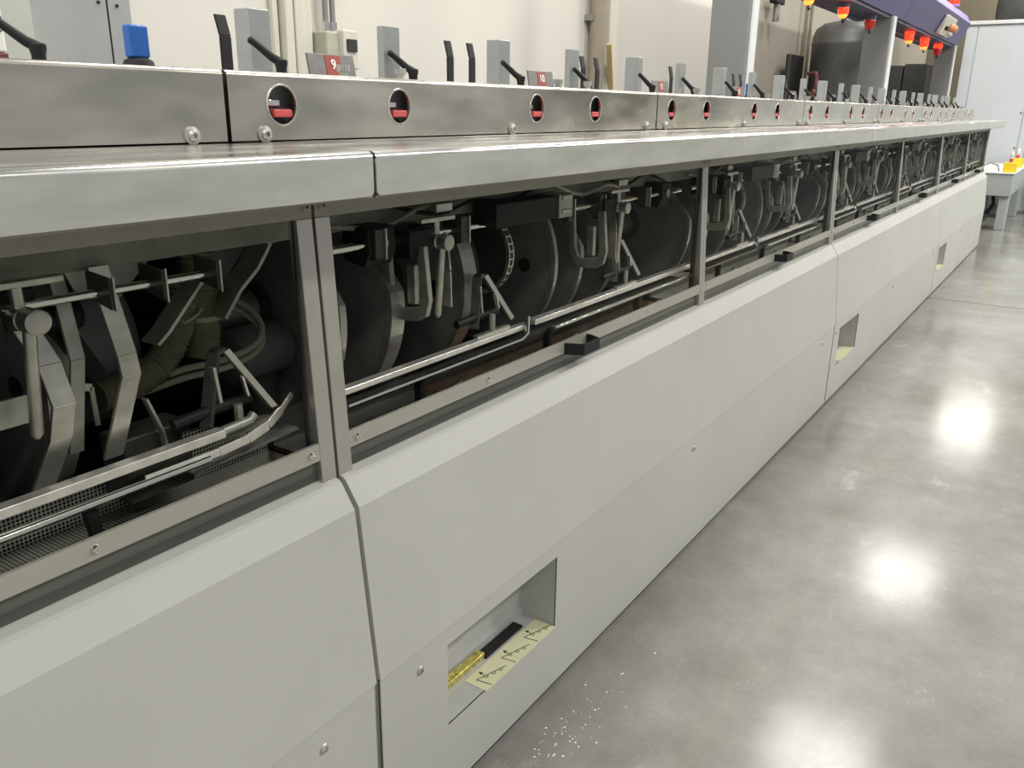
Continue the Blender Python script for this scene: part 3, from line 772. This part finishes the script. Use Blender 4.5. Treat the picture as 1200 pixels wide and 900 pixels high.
def mk_clamp(loc, lab):
    D = thing('tee_clamp', loc, lab, 'clamp', 'tee handled clamps on the guide shaft')
    B().bar((-.048, 0, .030), (.052, 0, .030), .014, .009).build('tee_bar', M['alu'], D, bevel=.002)
    B().tube([(0, 0, .027), (0, 0, .002)], .007, 10).build('stem', M['alu'], D, smooth=True)
    B().lathe([(.012, -.030), (.015, -.028), (.015, -.008), (.013, -.006), (.015, -.004), (.015, .03)], (.005, 0, -.012), 20, 'y').build('joint', M['alu'], D, smooth=True)
    B().tube([(.002, -.012, -.02), (-.006, -.006, -.150), (-.006, -.006, -.156)], [.0072, .0072, .003], 10).build('push_rod', M['alu'], D, smooth=True)
    B().box(-.085, -.02, -.008, .03, -.035, .016).box(-.03, .03, .02, .045, -.03, .02).build('black_block', M['black'], D, bevel=.003)
    return D
def mk_frame(loc, lab):
    D = thing('gripper_triangle', loc, lab, 'gripper', 'triangular gripper frames above the guide rails')
    A = (-.052, 0, -.005); T = (-.012, .02, .098); T2 = (.004, .02, .100); Bp = (.060, -.012, .0)
    B().bar(A, T, .020, .008).bar(T, T2, .02, .008).bar(T2, Bp, .016, .008).build('frame_bars', M['dark'], D, bevel=.001)
    B().bar((T2[0], T2[1]-.011, T2[2]), (Bp[0], Bp[1]-.011, Bp[2]), .002, .009).build('bright_edge', M['chrome'], D)
    B().bar((-.02, .005, .015), (-.028, .005, .082), .012, .006).build('inner_arm', M['alu'], D, bevel=.001)
    B().bar((.018, -.012, .030), (.012, -.010, .060), .012, .003).build('bright_tag', M['railbar'], D)
    B().tube([(-.10, .01, .012), (-.03, .005, .018), (.03, 0, .02)], .009, 10).build('pivot_rod', M['black'], D, smooth=True)
    B().bar((-.06, -.01, -.022), (.06, -.01, -.020), .012, .01).tube([(.0, -.01, .02), (0, -.01, -.03)], .007, 8).build('foot_link', M['alud'], D)
    return D
def mk_yoke(loc, lab):
    D = thing('gripper_yoke', loc, lab, 'gripper', 'U shaped aluminium gripper yokes')
    o = [(.055, .065), (.045, -.035), (.035, -.062), (.015, -.075), (-.03, -.072), (-.052, -.06), (-.060, -.03), (-.050, .070), (-.032, .070), (-.040, -.028), (-.034, -.045), (.012, -.052), (.022, -.045), (.030, -.02), (.036, .065)]
    B().prism(o, -.006, .006).build('yoke_plate', M['alud'], D, bevel=.0015)
    B().bar((.016, -.005, -.045), (.016, -.005, .03), .014, .02).build('yoke_insert', M['alu'], D, bevel=.002)
    B().bar((.10, -.01, .08), (.085, -.03, .01), .004, .022, (0, 1, 0)).bar((.085, -.03, .01), (.09, -.028, -.06), .004, .022, (0, 1, 0)).build('bent_blade', M['alu'], D)
    return D
def mk_rod(loc, lab):
    D = thing('guide_shaft', loc, lab, 'shaft', 'round guide shafts behind the door tops')
    L = BAY-.08
    B().tube([(0, 0, 0), (L, 0, 0)], .0075, 12).build('shaft_rod', M['chrome'], D, smooth=True)
    for x in (.165, .41, .83, .985, 1.25):
        bl = B().prism([(-.020, .026), (.026, .026), (.026, -.012), (-.006, -.028), (-.020, -.024)], x-.026, x).build('clamp_plate', M['dark'], D)
        B().box(x-.003, x+.0005, -.023, -.020, -.026, .027).build('bright_edge', M['alu'], bl)
    B().box(.49, .74, -.03, .03, -.008, .042).build('actuator_box', M['black'], D, bevel=.003)
    B().box(.74, .80, -.032, .03, -.010, .044).build('actuator_clamp', M['alud'], D, bevel=.003)
    B().box(.75, .79, -.036, -.030, .030, .042).box(.75, .79, -.036, -.030, .0, .010).build('clamp_jaw', M['alu'], D, bevel=.002)
    for x in (.13, 1.35):
        B().prism([(-.01, .03), (.05, .03), (.05, -.03), (.0, -.04), (-.015, -.01)], x, x+.07).build('bearing_block', M['black'], D, bevel=.003)
        B().lathe([(.012, -.006), (.012, 0), (.007, .0005)], (x+.035, -.01, 0), 16, 'y').build('bearing_bolt', M['alud'], D, smooth=True)
    return D
def mk_rail(loc, lab):
    D = thing('guide_rail', loc, lab, 'rail', 'bright guide rails inside the doors')
    L = BAY-.20
    B().bar((0, 0, 0), (L*.46, 0, 0), .020, .012).build('upper_bar', M['railbar'], D, bevel=.002)
    B().bar((L*.48, .004, 0), (L+.20, .004, 0), .022, .014).build('upper_bar', M['railbar'], D, bevel=.002)
    B().tube([(.04, -.022, -.020), (L*.42, -.022, -.020), (L*.44, -.02, -.012), (L*.45, -.012, .012), (L*.455, -.008, .020)], .0055, 8).build('lower_bar', M['chrome'], D, smooth=True)
    B().bar((L*.52, -.024, -.020), (L+.19, -.024, -.020), .010, .007).build('lower_bar', M['chrome'], D, bevel=.001)
    B().bar((.04, .01, -.024), (L+.1, .01, -.024), .04, .010).build('rail_bed', M['dark'], D)
    for x in (.25, .72, 1.2):
        B().bar((x, -.006, -.02), (x+.004, -.004, -.10), .016, .012, (1, 0, 0)).build('rail_bracket', M['black'], D)
        B().bar((x+.03, -.03, -.07), (x+.10, -.03, -.055), .012, .012).build('sensor', M['dark'], D, bevel=.003)
    return D
def mk_tray(loc, lab, m_):
    D = thing('drip_tray', loc, lab, 'tray', 'perforated trays below the guide rails')
    L = BAY-.06
    B().box(0, L, 0, .16, 0, .004).build('perforated_sheet', m_, D)
    B().box(0, L, .16, .164, 0, .07).build('tray_back', M['mesh'] if m_ is M['mesh'] else M['dark'], D)
    return D
def mk_lines(loc, lab):
    D = thing('air_lines', loc, lab, 'hoses', 'black air lines under the door tops')
    R2 = random.Random(3)
    for (pts, r_) in (([(.05, .01, .06), (.18, -.01, .045), (.30, -.005, .07), (.42, .01, .075)], .005),
                      ([(.22, .0, .08), (.34, -.012, .055), (.46, -.01, .07), (.60, -.005, .062), (.72, .0, .08)], .004),
                      ([(.80, .0, .08), (.92, -.01, .05), (1.05, -.01, .066), (1.16, -.0, .04), (1.22, .03, .0)], .006),
                      ([(1.05, .01, .085), (1.16, -.01, .06), (1.28, -.01, .08), (1.44, .0, .05)], .004)):
        B().tube(catmull(pts), r_, 8).build('line', M['alud'] if r_ > .0045 else M['black'], D, smooth=True)
    for x in (.33, 1.10):
        B().box(x, x+.05, -.02, .008, .058, .075).build('line_connector', M['alu'], D, bevel=.002)
    return D
def mk_chain(loc, lab):
    D = thing('drive_chain', loc, lab, 'chain', 'roller chains on the drum ends')
    B().lathe([(.085, -.006), (.085, .006)], n=28, axis='x').build('sprocket', M['dark'], D, smooth=True)
    lk = B(); n = 34
    for i in range(n):
        a = 2*PI*i/n; da = PI/n*.8
        r = .094
        p_ = [(-r*math.cos(a-da), r*math.sin(a-da)), (-r*math.cos(a+da), r*math.sin(a+da))]
        for xx in (-.010, .006):
            lk.bar((xx, *p_[0]), (xx, *p_[1]), .004, .0075, (0, -math.cos(a), math.sin(a)))
        lk.tube([(-.012, *p_[0]), (.010, *p_[0])], .0035, 6)
    lk.build('chain_links', M['alu'], D)
    return D
pos = ORD
pr = {}
def put(key, fn, loc, lab, *a):
    if key not in pr:
        pr[key] = fn(loc, lab, *a); return pr[key]
    return dup(pr[key], loc, lab)
bayname = ['nearest', 'second', 'third', 'fourth', 'fifth', 'sixth', 'seventh']
for k in range(-1, 6):
    Xb = .907+BAY*k; bn = bayname[k+1]
    where = 'behind the %s glass door' % bn
    if k >= 0:
        put('rod', mk_rod, (Xb+.04, 1.02, 1.122), 'long steel guide shaft with black clamp plates '+where)
        put('rail', mk_rail, (Xb+.03, 1.0, .885), 'pair of bright slanting guide rails '+where)
        put('d0', mk_drum, (Xb, AY, AZ), 'dark notched gripper drum at the left '+where, 0)
        put('d1', mk_drum, (Xb+.79, AY, AZ), 'dark gripper drum with round opening at the right '+where, 1)
        for j in (0, 1):
            side = ('left', 'right')[j]
            put('cl', mk_clamp, (Xb+.345+.75*j, 1.0, 1.122), 'small tee handled clamp with push rod, %s one %s' % (side, where))
            put('fr', mk_frame, (Xb+.545+.64*j, 1.02, .912), 'dark triangular gripper frame, %s one %s' % (side, where))
            put('yo', mk_yoke, (Xb+.290+.70*j, 1.03, 1.04), 'U shaped aluminium gripper yoke, %s one %s' % (side, where))
        put('ln', mk_lines, (Xb+.05, 1.045, 1.10), 'bundle of thin black and grey air lines along the top '+where)
        put('ch', mk_chain, (Xb+.70, 1.16, 1.03), 'roller chain looped round a small sprocket '+where)
        tr_ = mk_tray((Xb+.03, .965, .765), ('tray painted with a brown booklet reflection ' if k == 0 else 'perforated steel tray ')+where, M['brown'] if k == 0 else M['mesh'])
        if k == 0:
            B().box(0, .38, -.004, .17, .005, .009).build('perforated_end', M['mesh'], tr_)
# drum of the nearest bay (left part, out of view to the left)
put('d0', mk_drum, (.03, AY+.03, AZ), 'dark gripper drum at the left edge behind the nearest glass door')
# nearest bay: special pieces
rl = thing('guide_rail', (.3, 1.0, .88), 'thick bright guide rail pair ending in a flared tip behind nearest door', 'rail', 'bright guide rails inside the doors', absolute=True)
B().bar((-.5, 1.0, .889), (.74, 1.0, .889), .020, .014).build('upper_bar', M['railbar'], rl, bevel=.002)
B().tube([(-.5, .980, .865), (.70, .980, .865)], .0062, 10).build('lower_bar', M['chrome'], rl, smooth=True)
tp = B(); tq = [(.60, .984, .868), (.72, .984, .868), (.775, .985, .871), (.815, .987, .880), (.845, .990, .896), (.872, .994, .914)]
for u_, v_, w_ in zip(tq, tq[1:], (.012, .014, .016, .015, .010)): tp.bar(u_, v_, .004, w_)
tp.build('flared_tip', M['railbar'], rl, bevel=.001)
B().tube([(.74, 1.0, .890), (.79, 1.0, .892), (.80, 1.0, .90)], .008, 10).build('end_collar', M['alud'], rl, smooth=True)
B().bar((.70, 1.03, .832), (.90, 1.03, .842), .03, .004).build('lower_blade', M['railbar'], rl)
B().bar((.52, .99, .86), (.53, .99, .79), .014, .014).bar((.38, .99, .86), (.39, .99, .79), .02, .02).build('rail_bracket', M['black'], rl)
mk_tray((-.6, .965, .765), 'perforated steel tray below the rails behind the nearest glass door', M['mesh'])
rd = thing('guide_shaft', (.3, 1.02, 1.122), 'short steel guide shaft with three flag plates behind nearest door', 'shaft', 'round guide shafts behind the door tops', absolute=True)
B().tube([(.0, 1.02, 1.121), (.765, 1.02, 1.121)], .006, 12).build('shaft_rod', M['chrome'], rd, smooth=True)
for x in (.600, .675, .762):
    fp = B().prism([(1.0, 1.140), (1.05, 1.145), (1.05, 1.11), (1.0, 1.100)], x-.005, x).build('flag_plate', M['dark'], rd)
    B().box(x-.001, x+.0015, .997, 1.0, 1.097, 1.142).build('bright_edge', M['alu'], fp)
for x, nm in ((.482, 'nearer'),):
    D = dup(pr['cl'], (x, 1.0, 1.122), 'big tee handled clamp at the left edge behind the nearest glass door')
    D.scale = (1.05, 1.05, 1.0)
ar = thing('gripper_strap', (.6, 1.03, .95), 'tall bent aluminium gripper arm behind nearest door, right of tee clamp', 'gripper arm', 'bent aluminium gripper arms in the nearest bay', absolute=True)
def strap_yz(pts, x0, x1, th=.006):
    b0 = B()
    for (p_, q_) in zip(pts, pts[1:]):
        b0.hexa([(x0+p_[2], p_[0], p_[1]), (x1+p_[2], p_[0], p_[1]), (x1+p_[2], p_[0]+th, p_[1]), (x0+p_[2], p_[0]+th, p_[1]),
                 (x0+q_[2], q_[0], q_[1]), (x1+q_[2], q_[0], q_[1]), (x1+q_[2], q_[0]+th, q_[1]), (x0+q_[2], q_[0]+th, q_[1])])
    return b0
strap_yz([(1.045, 1.15, .0), (1.03, 1.03, .015), (1.03, 1.00, .018), (1.05, .885, -.012)], .597, .625).build('arm_blade', M['alu'], ar, bevel=.001)
strap_yz([(1.075, 1.17, -.012), (1.06, 1.03, -.005), (1.07, .90, -.02)], .570, .590).build('rear_blade', M['alud'], ar, bevel=.001)
ar = thing('gripper_strap', (.48, 1.05, .95), 'broad curved aluminium gripper arm at far left behind the nearest door', 'gripper arm', 'bent aluminium gripper arms in the nearest bay', absolute=True)
strap_yz([(1.05, 1.10, 0), (1.035, 1.04, .02), (1.03, .985, .028), (1.035, .94, .02), (1.06, .87, 0)], .490, .520).build('arm_blade', M['alu'], ar, bevel=.001)
strap_yz([(1.03, 1.01, 0), (1.03, .975, 0)], .36, .49, .006).build('cross_strap', M['alud'], ar, bevel=.001)
rim(.2, None, -100, 20, .014, .44, .47).build('arm_ring', M['alud'], None, loc=(0, 0, 0)) if False else None
ar = thing('gripper_strap', (.56, 1.1, 1.0), 'black slanted gripper arm in shadow behind the tall bent arm', 'gripper arm', 'bent aluminium gripper arms in the nearest bay', absolute=True)
B().bar((.565, 1.10, 1.085), (.615, 1.10, .99), .03, .028).tube([(.53, 1.09, 1.085), (.60, 1.09, 1.082)], .02, 12).build('arm_body', M['black'], ar, bevel=.003)
B().bar((.575, 1.07, .99), (.592, 1.07, .985), .004, .01).bar((.592, 1.07, .985), (.594, 1.07, .93), .004, .006).build('spring_clip', M['alu'], ar)
br = thing('diagonal_bracket', (.89, 1.12, 1.09), 'dogleg aluminium strap slanting from the top behind the nearest door', 'bracket', absolute=True)
pts = [(.944, 1.142), (.930, 1.122), (.910, 1.098), (.872, 1.068), (.838, 1.028)]
for_ = B()
for p_, q_ in zip(pts, pts[1:]):
    for_.bar((p_[0], 1.12, p_[1]), (q_[0], 1.12, q_[1]), .05, .006)
for_.build('strap', M['alud'], br)
B().prism([(.80, 1.20), (.95, 1.19), (.944, 1.142), (.872, 1.068), (.835, 1.03), (.82, 1.09)], 1.145, 1.15, 'y').build('bracket_web', M['disc'], br)
B().bar((.72, 1.09, 1.035), (.79, 1.09, 1.105), .04, .005).bar((.70, 1.09, 1.02), (.72, 1.09, 1.035), .04, .005).build('lower_strap', M['alud'], br)
B().tube([(.93, 1.10, 1.145), (.99, 1.09, 1.150)], .012, 8).build('wing_screw', M['alud'], br)
def corr(pts, r, nm, par, m_):
    # ribbed hose
    P_ = []; R_ = []
    for (a_, c_) in zip(pts, pts[1:]):
        a_ = Vector(a_); c_ = Vector(c_); n = max(2, int((c_-a_).length/.004))
        for i in range(n): P_.append(a_.lerp(c_, i/n)); R_.append(r*(1.0 if len(P_) % 2 else .9))
    return B().tube(P_, R_, 16).build(nm, m_, par, smooth=True)
hs = thing('ribbed_hose', (.836, 1.15, 1.0), 'thick olive ribbed hose hanging vertically behind the nearest door', 'hose', 'olive ribbed hoses in the nearest bay', absolute=True)
corr([(.840, 1.16, 1.20), (.838, 1.15, 1.109), (.836, 1.15, 1.06), (.835, 1.15, 1.0), (.825, 1.15, .955)], .028, 'hose_body', hs, M['hose'])
B().lathe([(.030, -.004), (.031, 0), (.030, .004)], (.836, 1.15, 1.025), 20).build('clip_ring', M['cable'], hs, smooth=True)
hs = thing('ribbed_hose', (.75, 1.15, .96), 'thick olive ribbed hose curving down to the left behind nearest door', 'hose', 'olive ribbed hoses in the nearest bay', absolute=True)
corr([(.815, 1.16, 1.09), (.803, 1.15, 1.053), (.790, 1.15, 1.018), (.772, 1.15, .988), (.745, 1.15, .962), (.70, 1.15, .945), (.64, 1.15, .94)], .025, 'hose_body', hs, M['hose'])
B().tube([(.803+.027*math.cos(a), 1.15+.027*math.sin(a), 1.035+.012*math.cos(a)) for a in [2*PI*i/14 for i in range(15)]], .003, 6).build('clip_ring', M['cable'], hs)
for i, dz in enumerate((0, -.014)):
    L_ = [(.72, 1.16, .938+dz), (.783, 1.14, .950+dz), (.84, 1.13, .951+dz), (.901, 1.13, .957+dz), (.940, 1.14, .970+dz), (.957, 1.16, .992+dz), (.948, 1.19, 1.020+dz*1.2), (.915, 1.22, 1.035+dz), (.86, 1.26, 1.03+dz)]
    o = B().tube(catmull(L_), .0058, 10).build('looped_cable', M['cable'], loc=(.85, 1.15, .94), smooth=True)
    tag(o, ['upper cream cable looping right behind the nearest glass door', 'lower cream cable looping right behind the nearest glass door'][i], 'cable', 'cream cables in the nearest bay')
gf = dup(pr['fr'], (.780, 1.02, .900), 'large dark triangular gripper frame behind the nearest glass door')
gf2 = thing('junction_block', (.70, 1.08, .87), 'dark block with small bent strips under the triangular frame, nearest door', 'block', absolute=True)
B().box(.62, .73, 1.06, 1.12, .80, .90).build('block_body', M['dark'], gf2, bevel=.004)
B().bar((.655, 1.05, .955), (.675, 1.05, .90), .012, .004).bar((.675, 1.05, .90), (.68, 1.05, .86), .012, .004).build('bent_strip', M['alud'], gf2)
B().box(.70, .745, 1.04, 1.045, .865, .89).build('mesh_plate', M['mesh'], gf2)
dk = thing('intake_chute', (.55, 1.25, 1.15), 'dull olive sheet metal chute above the shaft behind nearest door', 'chute', absolute=True)
B().hexa([(.2, 1.12, 1.185), (.60, 1.12, 1.185), (.60, 1.4, 1.12), (.2, 1.4, 1.12), (.2, 1.12, 1.195), (.60, 1.12, 1.195), (.60, 1.4, 1.13), (.2, 1.4, 1.13)]).build('chute_sheet', M['underside'], dk)
B().prism([(.62, 1.19), (.78, 1.18), (.80, 1.13), (.72, 1.06), (.66, 1.09)], 1.2, 1.206, 'y').build('chute_plate', M['alud'], dk)
B().tube([(.44, 1.06, 1.175), (.55, 1.08, 1.17), (.575, 1.10, 1.155)], .02, 12).build('chute_pipe', M['underside'], dk, smooth=True)
dg = thing('valve_body', (.93, 1.30, .93), 'rounded grey valve body lower right behind the nearest glass door', 'valve', absolute=True)
B().lathe([(.03, -.07), (.05, -.06), (.05, .05), (.035, .07)], (.99, 1.22, .92), 20, 'x').build('body_shell', M['disc'], dg, smooth=True)
B().tube([(1.0, 1.22, .92), (1.0, 1.22, .80)], .03, 14).build('valve_stem', M['dark'], dg, smooth=True)

# ------------------------------------------------------------------ crumbs on the floor
cr = B()
for i in range(90):
    x = 1.35+random.gauss(0, .16); y = .76+random.gauss(0, .035); s = random.uniform(.0008, .0028)
    if y > .855: continue
    cr.hexa([(x-s, y-s, 0), (x+s, y-s*.6, 0), (x+s*.7, y+s, 0), (x-s, y+s*.8, 0), (x-s*.6, y-s*.5, s*.5), (x+s*.5, y-s*.3, s*.5), (x+s*.3, y+s*.5, s*.5), (x-s*.5, y+s*.4, s*.5)])
o = cr.build('paper_crumbs', M['white']); o['kind'] = 'stuff'
tag(o, 'scatter of tiny white crumbs on the concrete by the panel foot', 'crumbs')

# ------------------------------------------------------------------ lights
def lamp(x, y, z, e, sx=1.0, sy=.5, col=(1, .975, .92)):
    f = thing('ceiling_lamp', (x, y, z), 'bright square ceiling lamp high above the machine' if y > 0 else 'unseen rectangular fill lamp added high above the aisle', 'lamp', 'ceiling lamps above the machine' if y > 0 else 'added fill lamps above the aisle')
    B().box(-sx/2-.04, sx/2+.04, -sy/2-.04, sy/2+.04, .0, .10).build('lamp_housing', M['grey'], f, bevel=.01)
    ld = bpy.data.lights.new('lamp_light', 'AREA'); ld.shape = 'RECTANGLE'; ld.size = sx; ld.size_y = sy; ld.energy = e; ld.color = col
    lo = bpy.data.objects.new('lamp_light', ld); C.objects.link(lo); lo.parent = f; lo.location = (0, 0, -.02)
    return f
for x in (-4.9, -.7, 3.5, 7.7, 12.0, 20.0 - .6):
    lamp(x, 1.25, 5.0, 145 if x < 8 else 110, .95, .95)
for i in range(6):  # unseen lamp row, added to light the front of the covers
    lamp(-2.2+4.2*i, -2.9, 5.0, 95 if i < 2 else 250)

wd = bpy.data.worlds.new('world'); bpy.context.scene.world = wd; wd.use_nodes = True
bg = wd.node_tree.nodes['Background']; bg.inputs['Color'].default_value = (.93, .97, 1, 1); bg.inputs['Strength'].default_value = .42

sc = bpy.context.scene
sc.view_settings.view_transform = 'Standard'
sc.view_settings.look = 'None'
sc.view_settings.exposure = 0
for o in bpy.data.objects:
    if '_abs' in o: del o['_abs']
